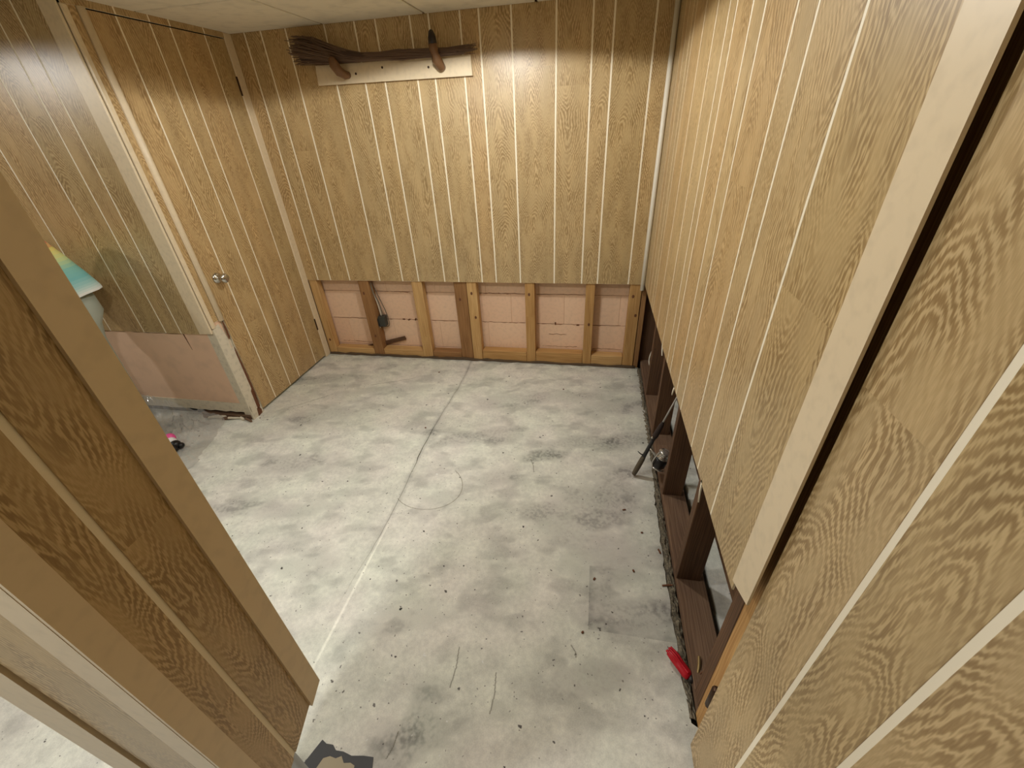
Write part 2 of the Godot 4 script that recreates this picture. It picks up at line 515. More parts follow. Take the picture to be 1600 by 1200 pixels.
# ---------------------------------------------------------------- the shell
func shell() -> void:
	# floor: two slabs meeting at a ragged control joint, then a gap of dirt along the right stud wall
	var fl := structure("floor")
	var joint := []
	var edge := []
	rng.seed = 5
	var z := -0.005
	while z < 2.25:
		joint.append(Vector2(1.262 + 0.012 * sin(z * 5.0) + rng.randf_range(-0.003, 0.003), z))
		z += 0.045
	joint.append(Vector2(1.29, 2.3)); joint.append(Vector2(1.29, 4.6))
	z = -0.005
	while z < 2.2:
		edge.append(Vector2(2.556 + 0.008 * sin(z * 3.0) + rng.randf_range(-0.006, 0.005), z))
		z += 0.03
	edge.append(Vector2(2.562, 2.22)); edge.append(Vector2(2.6, 2.24)); edge.append(Vector2(2.6, 4.6))
	for side in 2:
		var poly := PackedVector2Array()
		if side == 0:
			poly.append(Vector2(-3.0, 4.6)); poly.append(Vector2(-3.0, -0.005))
			for k in joint.size():
				var wd := 0.0017 * (1.0 + 1.0 * exp(-pow((joint[k].y - 0.98) / 0.16, 2.0)) + 2.2 * exp(-pow((joint[k].y - 1.15) / 0.05, 2.0))) * (1.0 if joint[k].y < 1.5 else maxf(0.08, 1.0 - (joint[k].y - 1.5) / 0.7))
				poly.append(joint[k] - Vector2(wd, 0))
		else:
			for k in joint.size():
				poly.append(joint[joint.size() - 1 - k])
			for q in edge: poly.append(q)
		var st := mb()
		var idx := Geometry2D.triangulate_polygon(poly)
		var uv := func(q: Vector2) -> Vector2: return Vector2((q.x - FX0) / FS, (q.y - FZ0) / FS)
		for k in range(0, idx.size(), 3):
			var a := poly[idx[k]]; var b := poly[idx[k + 1]]; var c := poly[idx[k + 2]]
			tri(st, Vector3(a.x, 0, a.y), Vector3(b.x, 0, b.y), Vector3(c.x, 0, c.y), uv.call(a), uv.call(b), uv.call(c), Vector3.UP)
		var ccw := -1.0 if Geometry2D.is_polygon_clockwise(poly) else 1.0
		for k in poly.size():
			var a := poly[k]; var b := poly[(k + 1) % poly.size()]
			var n := Vector3(b.y - a.y, 0, a.x - b.x) * ccw
			quad(st, Vector3(a.x, 0, a.y), Vector3(b.x, 0, b.y), Vector3(b.x, -0.09, b.y), Vector3(a.x, -0.09, a.y), n, uv.call(a), uv.call(b), uv.call(b), uv.call(a))
		part("floor_slab", st, M.floor, fl)
	strip(fl, "subsoil", Vector3(-3.0, -0.2, -0.3), Vector3(5.0, -0.055, 4.6), M.dirt, 0.0)
	# the floor of the next room, seen through the gutted stud wall
	var st := mb()
	box(st, Vector3(2.715, -0.06, -0.3), Vector3(5.0, 0.0, 4.6), 0.004, 0, Vector2(0.1, 0.2), Vector2(0.32, 0.32))
	part("next_room_slab", st, M.floor, fl)
	# ceiling of square panels with dark joints
	var ce := structure("ceiling")
	strip(ce, "ceiling_deck", Vector3(-3.1, H + 0.042, -0.3), Vector3(5.1, H + 0.12, 4.7), M.black, 0.0)
	for i in 14:
		for j in 8:
			var x0 := -3.06 + i * 0.61; var z0 := -0.005 + j * 0.61
			if z0 > 4.55: continue
			if i < 5 and j == 0:
				continue
			strip(ce, "ceiling_tile", Vector3(x0 + 0.006, H, z0 + 0.006), Vector3(x0 + 0.604, H + 0.04, z0 + 0.604), M.tile, 0.003, 1, Vector2(i * 0.37, j * 0.23), Vector2(1.6, 1.6))
	# walls that close the room outside the frame
	var wf := structure("wall_front", Vector3(2.7, 0, 4.6), PI)
	panelling(wf, [0.0, 0.11, 0.28, 0.52, 0.71, 0.82, 1.02, 1.22, 1.33, 1.5, 1.74, 1.93, 2.04, 2.24, 2.44, 2.7, 2.9, 3.2, 3.5, 3.8, 4.1, 4.4, 4.7, 5.0, 5.3, 5.7], 0.0, H, 301)
	strip(wf, "wall_core", Vector3(-2.4, 0, -0.12), Vector3(5.8, H + 0.1, -0.006), M.mortar, 0.0)
	for o in wf.get_children(): o.material_override = M.old_wood
	var wl := structure("wall_left", Vector3(-3.0, 0, 4.6), PI / 2)
	panelling(wl, [0.0, 0.3, 0.55, 0.75, 0.95, 1.2, 1.45, 1.7, 1.9, 2.15, 2.4, 2.7, 2.95, 3.2, 3.45, 3.65], 0.0, H, 302)
	strip(wl, "wall_core", Vector3(-0.1, 0, -0.12), Vector3(5.0, H + 0.1, -0.006), M.mortar, 0.0)
	var wn := structure("wall_next_room", Vector3(5.0, 0, -0.3), -PI / 2)
	strip(wn, "wall_core", Vector3(0, -0.1, -0.1), Vector3(5.0, H + 0.1, 0.0), M.plaster_white, 0.0)

# ---------------------------------------------------------------- back wall
func wall_back() -> void:
	var r := structure("wall_back")
	# painted concrete block behind
	strip(r, "mortar_bed", Vector3(-0.25, -0.15, -0.3), Vector3(5.1, H + 0.1, -0.094), M.mortar, 0.0)
	rng.seed = 19
	var rows := [[-0.14, 0.062], [0.066, 0.299], [0.302, 0.533], [0.536, 0.77], [0.773, 1.0]]
	for k in rows.size():
		var x: float = -0.2 + (0.2 if k % 2 == 0 else 0.0)
		if x > -0.05: x -= 0.41
		while x < 2.75:
			var st := mb()
			var dz := rng.randf_range(-0.0007, 0.0007)
			box(st, Vector3(-0.2, 0, -0.03), Vector3(0.2, rows[k][1] - rows[k][0], 0.0), 0.0015)
			part("block", st, M.block[rng.randi_range(0, 2)], r, Vector3(x + 0.2, rows[k][0], -0.088 + dz))
			x += 0.4008
	# studs: x0, x1, depth back, tone, z front
	for s in [[0.0, 0.066, 0.06, 0, -0.006], [0.418, 0.502, 0.075, 2, -0.006], [0.855, 0.936, 0.06, 0, -0.006], [1.183, 1.277, 0.05, 2, -0.012], [1.282, 1.356, 0.06, 0, -0.006], [1.715, 1.784, 0.062, 1, -0.006], [2.146, 2.209, 0.062, 1, -0.006], [2.445, 2.522, 0.06, 1, -0.006], [2.527, 2.560, 0.08, 2, -0.010]]:
		strip(r, "stud", Vector3(s[0], -0.02, s[4] - s[2]), Vector3(s[1], H, s[4]), M.stud[s[3]], 0.002, 1, Vector2(s[0] * 3, s[0]), Vector2(9.0, 0.7))
	for b in [[0.068, 0.416, 0.058, 0], [0.504, 0.853, 0.064, 0], [0.938, 1.181, 0.06, 2], [1.358, 1.713, 0.088, 1], [1.786, 2.144, 0.094, 1], [2.211, 2.443, 0.086, 0]]:
		strip(r, "bottom_plate", Vector3(b[0], -0.01, -0.082), Vector3(b[1], b[2], -0.008), M.stud[b[3]], 0.003, 0, Vector2(b[0], b[0] * 2), Vector2(9.0, 0.7))
	# tarry strip along the joint of slab and wall
	rng.seed = 44
	var st := mb(true)
	var pts := []; var rad := []
	var x := -0.01
	while x < 2.55:
		pts.append(Vector3(x, 0.003 + rng.randf_range(-0.004, 0.004), -0.003 + rng.randf_range(-0.003, 0.003)))
		rad.append(rng.randf_range(0.009, 0.017))
		x += 0.05
	tube(st, pts, rad, 6)
	tag(part("tar_bead", st, mat(c8(88, 72, 54), 0.95), r), "dark grimy bead along the slab edge")
	strip(r, "cavity_board", Vector3(2.562, -0.1, -0.088), Vector3(2.715, H, -0.062), M.old_wood, 0.0, 1, Vector2(0.3, 0.3), Vector2(8.0, 0.7))
	# cracked joints of the painted blocks
	rng.seed = 61
	for q in [[0.07, 0.41, 0.3005], [0.51, 0.85, 0.3005], [0.94, 1.17, 0.3005], [1.36, 1.71, 0.3005], [1.79, 2.14, 0.3005], [2.21, 2.44, 0.3005], [0.51, 0.80, 0.5345], [1.36, 1.60, 0.5345], [1.50, 1.71, 0.5345], [1.79, 2.14, 0.5345], [1.88, 2.02, 0.215], [2.22, 2.44, 0.105], [1.83, 2.13, 0.112], [0.10, 0.38, 0.085]]:
		var cs := mb()
		var cp := []; var cr := []
		var cx: float = q[0]
		while cx < q[1]:
			cp.append(Vector3(cx, q[2] + rng.randf_range(-0.004, 0.004), -0.0885))
			cr.append(rng.randf_range(0.0005, 0.0028))
			cx += rng.randf_range(0.012, 0.035)
		tube(cs, cp, cr, 5)
		part("joint_crack", cs, mat(c8(150, 104, 74), 0.95), r)
	for q in [[0.70, 0.302], [0.745, 0.300], [0.80, 0.304], [0.835, 0.303], [2.10, 0.298], [1.93, 0.303]]:
		var cs := mb()
		box(cs, Vector3(-0.012, -0.006, -0.002), Vector3(0.010, 0.006, 0.002), 0.0015)
		part("paint_chip", cs, M.rust, r, Vector3(q[0], q[1], -0.0875), Basis(Vector3.BACK, q[0] * 9.0))
	# knots in the studs
	for q in [[0.03, 0.13], [0.447, 0.545], [0.46, 0.18], [1.22, 0.51], [1.33, 0.37], [1.315, 0.56], [1.745, 0.56], [2.18, 0.34], [2.5, 0.42], [2.47, 0.56]]:
		var ks := mb(true)
		lathe(ks, [Vector2(0.0, 0.0012), Vector2(0.006, 0.001), Vector2(0.0085, 0.0), Vector2(0.0, 0.0)], 9)
		part("stud_knot", ks, M.rust, r, Vector3(q[0], q[1], -0.0058 if q[0] < 1.18 or q[0] > 1.28 else -0.0118), Basis(Vector3.RIGHT, PI / 2).scaled(Vector3(1, 1.5, 1)))
	# panelling above the cut
	panelling(r, [0.0, 0.093, 0.202, 0.364, 0.611, 0.796, 0.922, 1.125, 1.232, 1.408, 1.512, 1.687, 1.925, 2.114, 2.221, 2.427, 2.528], CUT, H, 11, 0.009, 0.0, 0.002)
	# white corner rod
	var tr := structure("trim_1")
	st = mb(true)
	tube(st, [Vector3(2.521, 0.612, 0.012), Vector3(2.521, 1.2, 0.012), Vector3(2.521, H, 0.012)], [0.0135], 12)
	part("corner_moulding", st, M.white, tr)

# ---------------------------------------------------------------- right wall
func wall_right() -> void:
	var r := structure("wall_right", Vector3(W, 0, 0), -PI / 2)   # local x = world z, local z = towards -x
	panelling(r, [0.004, 0.20, 0.31, 0.43, 0.51, 0.72, 0.935, 1.11, 1.20, 1.37, 1.48, 1.695, 1.80, 1.98, 2.20], 0.648, H, 23, 0.009, 0.012)
	# furring and old board behind the panel, cut at the same height
	strip(r, "furring_board", Vector3(0.004, 0.70, -0.042), Vector3(2.18, H, -0.006), M.plaster_white, 0.0)
	# studs (world x 2.58 .. 2.67)
	for s in [[0.378, 0.424, 0], [0.800, 0.838, 0], [1.268, 1.306, 0], [1.712, 1.752, 0], [2.14, 2.188, 0]]:
		strip(r, "stud", Vector3(s[0], 0.036, -0.135), Vector3(s[1], H, -0.045), M.old_wood, 0.002, 1, Vector2(s[0], s[0] * 2), Vector2(8.0, 0.7))
	tag(strip(r, "stud", Vector3(2.190, 0.0, -0.12), Vector3(2.240, H, -0.044), M.stud[1], 0.003, 1, Vector2(0.4, 0.2), Vector2(9.0, 0.7)), "pale orange jamb stud")
	strip(r, "bottom_plate", Vector3(-0.08, -0.002, -0.152), Vector3(2.225, 0.038, -0.046), M.plate_wood, 0.003, 0, Vector2(0.3, 0.1), Vector2(8.0, 0.7))
	# the far side of the partition: a brown board that stops above the next room's floor
	strip(r, "far_side_board", Vector3(-0.1, 0.22, -0.18), Vector3(2.3, H, -0.166), M.old_wood, 0.002, 0, Vector2(0.5, 0.5), Vector2(3.0, 0.4))
	# crumbled mortar edge of the slab
	var nz := noise(71, 1.0, 3)
	var rb := mb()
	var P := func(i: int, j: int) -> Vector3:
		var z := 0.0 + 2.21 * i / 170.0
		var t := j / 7.0
		var y := -0.012 + 0.016 * sin(PI * t) + 0.016 * nz.get_noise_2d(z * 42.0, t * 3.0) - (0.03 if j == 7 else 0.0)
		return Vector3(z, y, -0.012 - 0.040 * t + 0.006 * nz.get_noise_2d(z * 30.0, 40.0 + t))
	for i in 170:
		for j in 7:
			quad(rb, P.call(i, j), P.call(i + 1, j), P.call(i + 1, j + 1), P.call(i, j + 1), Vector3.UP)
	tag(part("mortar_edge", rb, M.dirt, r), "crumbling dark mortar along the slab edge", "", "", "stuff")
	# splinters left hanging where the panel was torn
	for q in [[0.93, -0.03, 0.5], [1.32, -0.035, -0.5], [1.86, -0.05, 0.1]]:
		var st := mb()
		prism(st, PackedVector2Array([Vector2(-0.006, 0.01), Vector2(0.006, 0.01), Vector2(0.003, -0.02), Vector2(0.006, q[1] - 0.02), Vector2(-0.003, -0.03)]), -0.002, 0.002)
		part("splinter", st, M.groove, r, Vector3(q[0], 0.648 + 0.012 * q[0], -0.002), Basis(Vector3.BACK, q[2]))
	# wall above and beyond, to close it
	strip(r, "wall_core", Vector3(3.1, -0.05, -0.17), Vector3(4.6, H + 0.1, -0.05), M.mortar, 0.0)
	panelling(r, [3.1, 3.3, 3.5, 3.75, 4.0, 4.2, 4.6], 0.0, H, 29)
	# casing of the right-hand door, cut off on a slant
	var t := structure("trim_2", Vector3(W, 0, 0), -PI / 2)
	var st := mb()
	prism(st, PackedVector2Array([Vector2(2.196, 0.704), Vector2(2.274, 0.738), Vector2(2.274, H), Vector2(2.196, H)]), -0.001, 0.004)
	part("door_casing", st, M.cream, t)
	# the closed panelled door itself
	var d := structure("door_2", Vector3(2.547, 0, 0), -PI / 2)
	panelling(d, [2.279, 2.439, 2.560, 2.765, 2.93, 3.09], 0.012, 2.08, 37, 0.010)
	strip(d, "door_leaf", Vector3(2.281, 0.012, -0.036), Vector3(3.09, 2.08, -0.006), M.groove, 0.002)
	strip(d, "door_head", Vector3(2.2, 2.084, -0.1), Vector3(3.12, H, 0.0), M.cream, 0.003)
	var hg := mb(true)
	tube(hg, [Vector3(0, -0.052, 0), Vector3(0, -0.045, 0), Vector3(0, 0.045, 0), Vector3(0, 0.052, 0)], [0.007, 0.0115, 0.0115, 0.007], 10)
	tag(part("hinge", hg, M.bronze, d, Vector3(2.252, 0.262, -0.018)), "rusty hinge barrel")

# ---------------------------------------------------------------- closet with the left door, and the wall beside it
func wall_closet() -> void:
	var d := structure("door_1", Vector3(0, 0, 0), PI / 2)    # local x = -world z, local z = world +x
	panelling(d, [-0.850, -0.715, -0.545, -0.43, -0.21, -0.068], 0.022, 2.098, 43, 0.008)
	strip(d, "door_leaf", Vector3(-0.850, 0.022, -0.038), Vector3(-0.068, 2.098, -0.006), M.groove, 0.002)
	# knob
	var kn := mb(true)
	lathe(kn, [Vector2(0, 0), Vector2(0.031, 0.0), Vector2(0.031, 0.004), Vector2(0.022, 0.010), Vector2(0.012, 0.013), Vector2(0.011, 0.03), Vector2(0.017, 0.036), Vector2(0.026, 0.044), Vector2(0.028, 0.054), Vector2(0.024, 0.062), Vector2(0.014, 0.066), Vector2(0, 0.067)], 24)
	part("door_knob", kn, M.chrome, d, Vector3(-0.775, 0.912, 0.001), Basis(Vector3.RIGHT, PI / 2))
	for y in [0.30, 1.875]:
		strip(d, "hinge", Vector3(-0.074, y - 0.048, 0.0), Vector3(-0.062, y + 0.048, 0.006), M.bronze, 0.002)
	var t := structure("trim_3")
	strip(t, "hinge_jamb", Vector3(-0.045, 0.0, 0.0), Vector3(0.003, H, 0.064), M.cream, 0.004, 1, Vector2(0.2, 0.1))
	# the return of the wall above the door and beside the latch
	var w := structure("wall_side", Vector3(0, 0, 0), PI / 2)
	panelling(w, [-0.945, -0.715, -0.545, -0.43, -0.21, -0.066], 2.103, H, 47, 0.008, 0.0, 0.004)
	strip(w, "header", Vector3(-0.945, 2.104, -0.06), Vector3(-0.06, H + 0.05, -0.003), M.black, 0.0)
	strip(w, "corner_strip", Vector3(-0.951, 0.66, -0.006), Vector3(-0.925, 2.103, 0.008), M.cream, 0.004)
	panelling(w, [-0.925, -0.889], 0.69, 2.103, 49, 0.008, 0.0, 0.002)
	strip(w, "jamb_core", Vector3(-0.945, 0.0, -0.06), Vector3(-0.856, 2.103, -0.008), M.plaster_white, 0.0)
	# rounded cream stop beside the door, torn off short
	var st := mb(true)
	var hp := PackedVector2Array()
	for k in 13:
		var ta := PI * k / 12.0
		hp.append(Vector2(-0.871 + 0.019 * cos(ta), -0.019 * sin(ta)))
	prism(st, hp, 0.685, 2.103)
	tag(part("door_stop", st, M.cream, w, Vector3.ZERO, Basis(Vector3.RIGHT, Vector3(0, 0, -1), Vector3.UP)), "rounded cream door stop torn off short")
	# broken plaster corner under it
	rng.seed = 81
	st = mb()
	var poly := PackedVector2Array([Vector2(-0.955, -0.01), Vector2(-0.856, -0.01)])
	for k in 12:
		poly.append(Vector2(-0.856 - 0.012 * rng.randf() - (0.02 if k > 8 else 0.0), 0.06 + k * 0.05))
	poly.append(Vector2(-0.90, 0.672)); poly.append(Vector2(-0.95, 0.655))
	prism(st, poly, -0.007, 0.003)
	tag(part("plaster_return", st, M.plaster_white, w), "broken white plaster with rotten patches")
	for q in [[-0.868, 0.30, 0.008, 0.2], [-0.880, 0.12, 0.014, 0.08], [-0.868, 0.62, 0.006, 0.06], [-0.89, 0.03, 0.02, 0.03]]:
		st = mb()
		prism(st, PackedVector2Array([Vector2(-q[2], -q[3]), Vector2(q[2] * 0.7, -q[3] * 0.8), Vector2(q[2], 0.0), Vector2(q[2] * 0.4, q[3]), Vector2(-q[2] * 0.5, q[3] * 0.8)]), 0, 0.0045)
		part("rotten_patch", st, M.rust, w, Vector3(q[0], q[1], 0.002))
	# the wall facing the camera to the left of the door: panel above, painted plaster below
	var p := structure("wall_partition", Vector3(0, 0, 0.95))
	panelling(p, [-2.98, -2.5, -2.2, -1.9, -1.6, -1.3, -1.16, -0.98, -0.755, -0.503, -0.342, -0.232, -0.098], 0.625, H, 53, 0.008, 0.0, 0.002)
	strip(p, "plaster_face", Vector3(-3.0, 0.10, -0.08), Vector3(-0.004, H, -0.006), M.pink, 0.004, 1, Vector2.ZERO, Vector2(1.3, 1.3))
	# torn brown edge of the panel
	st = mb()
	poly = PackedVector2Array()
	var xs := []
	var x := -1.3
	while x < -0.1:
		xs.append(x); x += 0.03
	for q in xs: poly.append(Vector2(q, 0.64))
	for k in xs.size(): poly.append(Vector2(xs[xs.size() - 1 - k], 0.6205 + rng.randf_range(-0.004, 0.003)))
	poly.reverse()
	prism(st, poly, -0.0062, -0.004)
	tag(part("torn_edge", st, M.rust, p), "torn brown edge under the panel")
	# split and chips
	st = mb()
	prism(st, PackedVector2Array([Vector2(-0.004, 0), Vector2(0.004, 0), Vector2(0.001, -0.11)]), -0.0062, -0.004)
	part("split_shard", st, M.rust, p, Vector3(-0.229, 0.622, 0), Basis(Vector3.BACK, 0.06))
	# cream corner moulding in two steps
	strip(p, "corner_moulding", Vector3(-0.098, 0.628, 0.0), Vector3(-0.052, H, 0.008), M.cream, 0.003)
	strip(p, "corner_moulding", Vector3(-0.060, 0.632, 0.0), Vector3(-0.003, H, 0.013), M.cream, 0.004)
	st = mb()
	prism(st, PackedVector2Array([Vector2(-0.10, 0.629), Vector2(-0.05, 0.612), Vector2(0.0, 0.62), Vector2(0.02, 0.66), Vector2(0.06, 0.675), Vector2(0.06, 0.70), Vector2(-0.1, 0.66)]), -0.005, -0.001)
	# white plaster bead on the bare corner
	st = mb()
	poly = PackedVector2Array([Vector2(-0.03, 0.10), Vector2(0.004, 0.06), Vector2(0.004, 0.655), Vector2(-0.02, 0.64)])
	for k in 9: poly.append(Vector2(-0.022 + rng.randf_range(-0.006, 0.006), 0.58 - k * 0.052))
	prism(st, poly, -0.0065, -0.0015)
	tag(part("corner_bead", st, M.plaster_white, p), "flaking white corner bead")
	# pale band and rotten sole along the floor
	st = mb()
	poly = PackedVector2Array([Vector2(-2.9, 0.055), Vector2(-0.9, 0.055)])
	for k in 22: poly.append(Vector2(-0.88 + k * 0.04, 0.05 + rng.randf_range(-0.004, 0.005)))
	poly.append(Vector2(0.004, 0.05)); poly.append(Vector2(0.004, 0.10)); poly.append(Vector2(-0.02, 0.122)); poly.append(Vector2(-2.9, 0.14))
	prism(st, poly, -0.006, -0.002)
	tag(part("plaster_band", st, M.plaster_white, p), "pale unpainted band of plaster")
	strip(p, "rotten_sole", Vector3(-3.0, -0.05, -0.07), Vector3(-0.004, 0.11, -0.03), M.black, 0.0)
	strip(p, "sole_board", Vector3(-0.40, -0.002, -0.03), Vector3(-0.004, 0.030, 0.006), M.plate_wood, 0.004, 0, Vector2.ZERO, Vector2(9, 0.8))
	rng.seed = 83
	for k in 7:
		st = mb()
		var s := Vector3(rng.randf_range(0.015, 0.05), rng.randf_range(0.004, 0.012), rng.randf_range(0.006, 0.012))
		box(st, -s, s, 0.003, 0, Vector2(k * 0.3, 0), Vector2(9, 0.8))
		part("rotten_chip", st, [M.plate_wood, M.plaster_white, M.plaster_white][k % 3], p, Vector3(-0.02 - 0.055 * k, 0.012, 0.012 + rng.randf_range(0, 0.014)), Basis.from_euler(Vector3(rng.randf_range(-0.3, 0.3), rng.randf_range(-0.4, 0.4), rng.randf_range(-0.2, 0.2))))

# ---------------------------------------------------------------- the boxed column in front on the left
func column() -> void:
	var c := base("boxed_column", Vector3(1.49, 0, 2.6))
	tag(c, "panelled column casing cut off above the floor, dark side towards the room, nearest to the camera", "column")
	var ox := 1.49; var oz := 2.6
	# face towards +x: its own frame turned by 90 degrees, local x = -z
	var f := Node3D.new()
	f.rotation.y = PI / 2
	f.position = Vector3(1.66 - ox, 0, 0)
	# planks are parts of the column itself, so place them directly
	f.free()
	var bx := Basis(Vector3.UP, PI / 2)
	var place := func(called: String, poly: Array, z0: float, z1: float, m: Material, uo := Vector2.ZERO) -> void:
		var st := mb()
		var pv := PackedVector2Array()
		for q in poly: pv.append(Vector2(-(q[0] - oz), q[1]))
		prism(st, pv, z0, z1, uo, Vector2(6.4, 0.75))
		part(called, st, m, c, Vector3(1.66 - ox, 0, 0), bx)
	place.call("panel_backing", [[2.512, 0.632], [2.685, 0.535], [2.685, H], [2.505, H]], -0.006, -0.0024, M.groove)
	place.call("panel_plank", [[2.543, 0.616], [2.611, 0.577], [2.611, H], [2.543, H]], -0.0024, 0.0, M.plank[1], Vector2(0.55, 0.1))
	place.call("panel_plank", [[2.620, 0.572], [2.664, 0.548], [2.664, H], [2.620, H]], -0.0024, 0.0, M.plank[0], Vector2(0.3, 0.35))
	place.call("corner_moulding", [[2.508, 0.634], [2.546, 0.612], [2.546, H], [2.508, H]], -0.004, 0.006, M.cream)
	place.call("corner_moulding", [[2.662, 0.548], [2.6925, 0.535], [2.6925, H], [2.662, H]], -0.004, 0.003, M.cream)
	# face towards the camera
	var put_z := func(called: String, x0: float, x1: float, z0: float, z1: float, m: Material, uo := Vector2.ZERO) -> void:
		var st := mb()
		prism(st, PackedVector2Array([Vector2(x0 - ox, 0.54), Vector2(x1 - ox, 0.54), Vector2(x1 - ox, H), Vector2(x0 - ox, H)]), z0, z1, uo)
		part(called, st, m, c, Vector3(0, 0, 2.690 - oz))
	put_z.call("panel_backing", 1.325, 1.655, -0.012, -0.009, M.old_wood)
	put_z.call("panel_plank", 1.435, 1.604, -0.0045, -0.002, M.plank[2], Vector2(0.5, 0.5))
	put_z.call("corner_moulding", 1.603, 1.656, -0.004, 0.003, M.cream)
	put_z.call("corner_moulding", 1.322, 1.428, -0.004, 0.003, M.cream)
	# the two faces turned away
	for s in [[Vector3(1.322, 0.55, 2.516), Vector3(1.328, H, 2.684)], [Vector3(1.33, 0.6, 2.511), Vector3(1.652, H, 2.516)]]:
		var o := Vector3(ox, 0, oz)
		var st := mb()
		box(st, s[0] - o, s[1] - o, 0.001)
		part("panel_plank", st, M.plank[3], c)
	var p := MeshInstance3D.new()
	var st := mb(true)
	lathe(st, [Vector2(0, 0), Vector2(0.075, 0.0), Vector2(0.075, 0.008), Vector2(0.046, 0.009), Vector2(0.046, H), Vector2(0, H)], 24)
	tag(part("support_post", st, M.steel, null, Vector3(1.48, 0, 2.587)), "round grey steel post showing under the panelled column casing", "post")

# ---------------------------------------------------------------- loose things
func objects() -> void:
	rng.seed = 9
	# --- rack on the back wall
	var rk := base("wall_rack", Vector3(0.978, 1.84, 0.003))
	tag(rk, "cream board with two curled brown hoof hooks screwed to the back wall", "rack")
	var st := mb()
	prism(st, PackedVector2Array([Vector2(-0.476, 0.012), Vector2(0.480, 0.005), Vector2(0.478, 0.098), Vector2(-0.467, 0.106)]), 0.0, 0.02)
	part("board", st, M.cream, rk)
	for s in [[-0.28, 0.0], [0.302, 1.0]]:
		var h := mb(true)
		var x: float = s[0]
		if s[1] == 0.0:
			tube(h, [Vector3(x + 0.012, 0.052, 0.018), Vector3(x + 0.004, 0.050, 0.045), Vector3(x - 0.014, 0.066, 0.072), Vector3(x - 0.03, 0.10, 0.088), Vector3(x - 0.036, 0.125, 0.088), Vector3(x - 0.037, 0.132, 0.086)], [0.017, 0.022, 0.027, 0.028, 0.021, 0.008], 12)
		else:
			tube(h, [Vector3(x + 0.012, 0.050, 0.018), Vector3(x + 0.008, 0.055, 0.045), Vector3(x - 0.004, 0.085, 0.075), Vector3(x - 0.008, 0.125, 0.09), Vector3(x - 0.008, 0.15, 0.094)], [0.016, 0.024, 0.027, 0.025, 0.022], 12)
		var hook := part("hoof_hook", h, mat(c8(122, 88, 58), 0.45), rk)
		if s[1] == 1.0:
			h = mb(true)
			tube(h, [Vector3(x - 0.008, 0.148, 0.094), Vector3(x - 0.009, 0.175, 0.095), Vector3(x - 0.012, 0.20, 0.09), Vector3(x - 0.014, 0.207, 0.088)], [0.0225, 0.021, 0.013, 0.005], 12)
			tag(part("hoof_tip", h, mat(c8(34, 22, 16), 0.35), hook), "black hoof tip")
	for s in [[-0.22, 0.055], [0.228, 0.058], [-0.05, 0.074]]:
		st = mb(true)
		lathe(st, [Vector2(0, 0.003), Vector2(0.005, 0.002), Vector2(0.0065, 0.0), Vector2(0, 0)], 10)
		part("screw", st, M.bronze, rk, Vector3(s[0], s[1], 0.02), Basis(Vector3.RIGHT, PI / 2))
	# --- bundle of dark twigs lying in the hooks
	var bd := base("twig_broom", Vector3(0.95, 1.96, 0.055))
	tag(bd, "old dark brown twig broom lying across the hooks of the wall rack", "broom")
	st = mb()
	for k in 150:
		var a := rng.randf() * TAU
		var q := sqrt(rng.randf())
		var u0 := rng.randf_range(-0.56, -0.45)
		var u1 := rng.randf_range(0.1, 0.54) if k % 3 else rng.randf_range(0.44, 0.56)
		var pts := []
		var steps := 9
		for i in steps:
			var u := lerpf(u0, u1, i / float(steps - 1))
			var wd := 0.016 + 0.008 * exp(-pow((u - 0.12) / 0.1, 2.0)) + 0.046 * smoothstep(-0.08, -0.5, u)
			if u > 0.32: wd = 0.016
			var ang := a + u * 2.0
			var dx := rng.randf_range(-0.003, 0.003)
			pts.append(Vector3(u, 0.052 * smoothstep(-0.1, -0.5, u) - 0.012 * u + cos(ang) * q * wd * 1.1 + dx + (0.012 if u > 0.45 and k % 2 else 0.0) * (u - 0.45) * 10, sin(ang) * q * wd * 0.55))
		tube(st, pts, [0.0016, 0.0024, 0.0026, 0.0026, 0.0026, 0.0026, 0.0026, 0.0022, 0.0014], 4)
	tag(part("twigs", st, mat(c8(112, 90, 74), 0.8), bd), "", "", "", "stuff")
	st = mb(true)
	tube(st, [Vector3(-0.50, 0.046, 0), Vector3(-0.35, 0.036, 0), Vector3(-0.18, 0.012, 0), Vector3(-0.06, 0.0, 0), Vector3(0.12, -0.002, 0), Vector3(0.3, -0.005, 0), Vector3(0.45, -0.006, 0)], [0.034, 0.033, 0.025, 0.013, 0.018, 0.013, 0.012], 12, Vector2(0.6, 1))
	part("twig_core", st, mat(c8(74, 56, 46), 0.85), bd)
	# --- junction box with cables in the back wall
	var jb := base("junction_box", Vector3(0.515, 0.255, -0.03))
	tag(jb, "small dark metal junction box with grey cables fixed to a stud of the back wall", "electrical box")
	st = mb()
	box(st, Vector3(-0.012, 0.0, -0.05), Vector3(0.045, 0.088, 0.004), 0.004)
	part("box_body", st, mat(c8(78, 80, 76), 0.45, 0.6), jb)
	st = mb()
	box(st, Vector3(-0.034, 0.004, -0.024), Vector3(-0.010, 0.072, 0.014), 0.004)
	part("switch_block", st, mat(c8(36, 35, 33), 0.4), jb)
	for q in [[-0.022, 0.076], [-0.008, -0.004]]:
		st = mb(true)
		lathe(st, [Vector2(0, 0.003), Vector2(0.006, 0.002), Vector2(0.007, -0.002), Vector2(0, -0.003)], 10)
		part("screw", st, M.chrome, jb, Vector3(q[0], q[1], 0.006), Basis(Vector3.RIGHT, PI / 2))
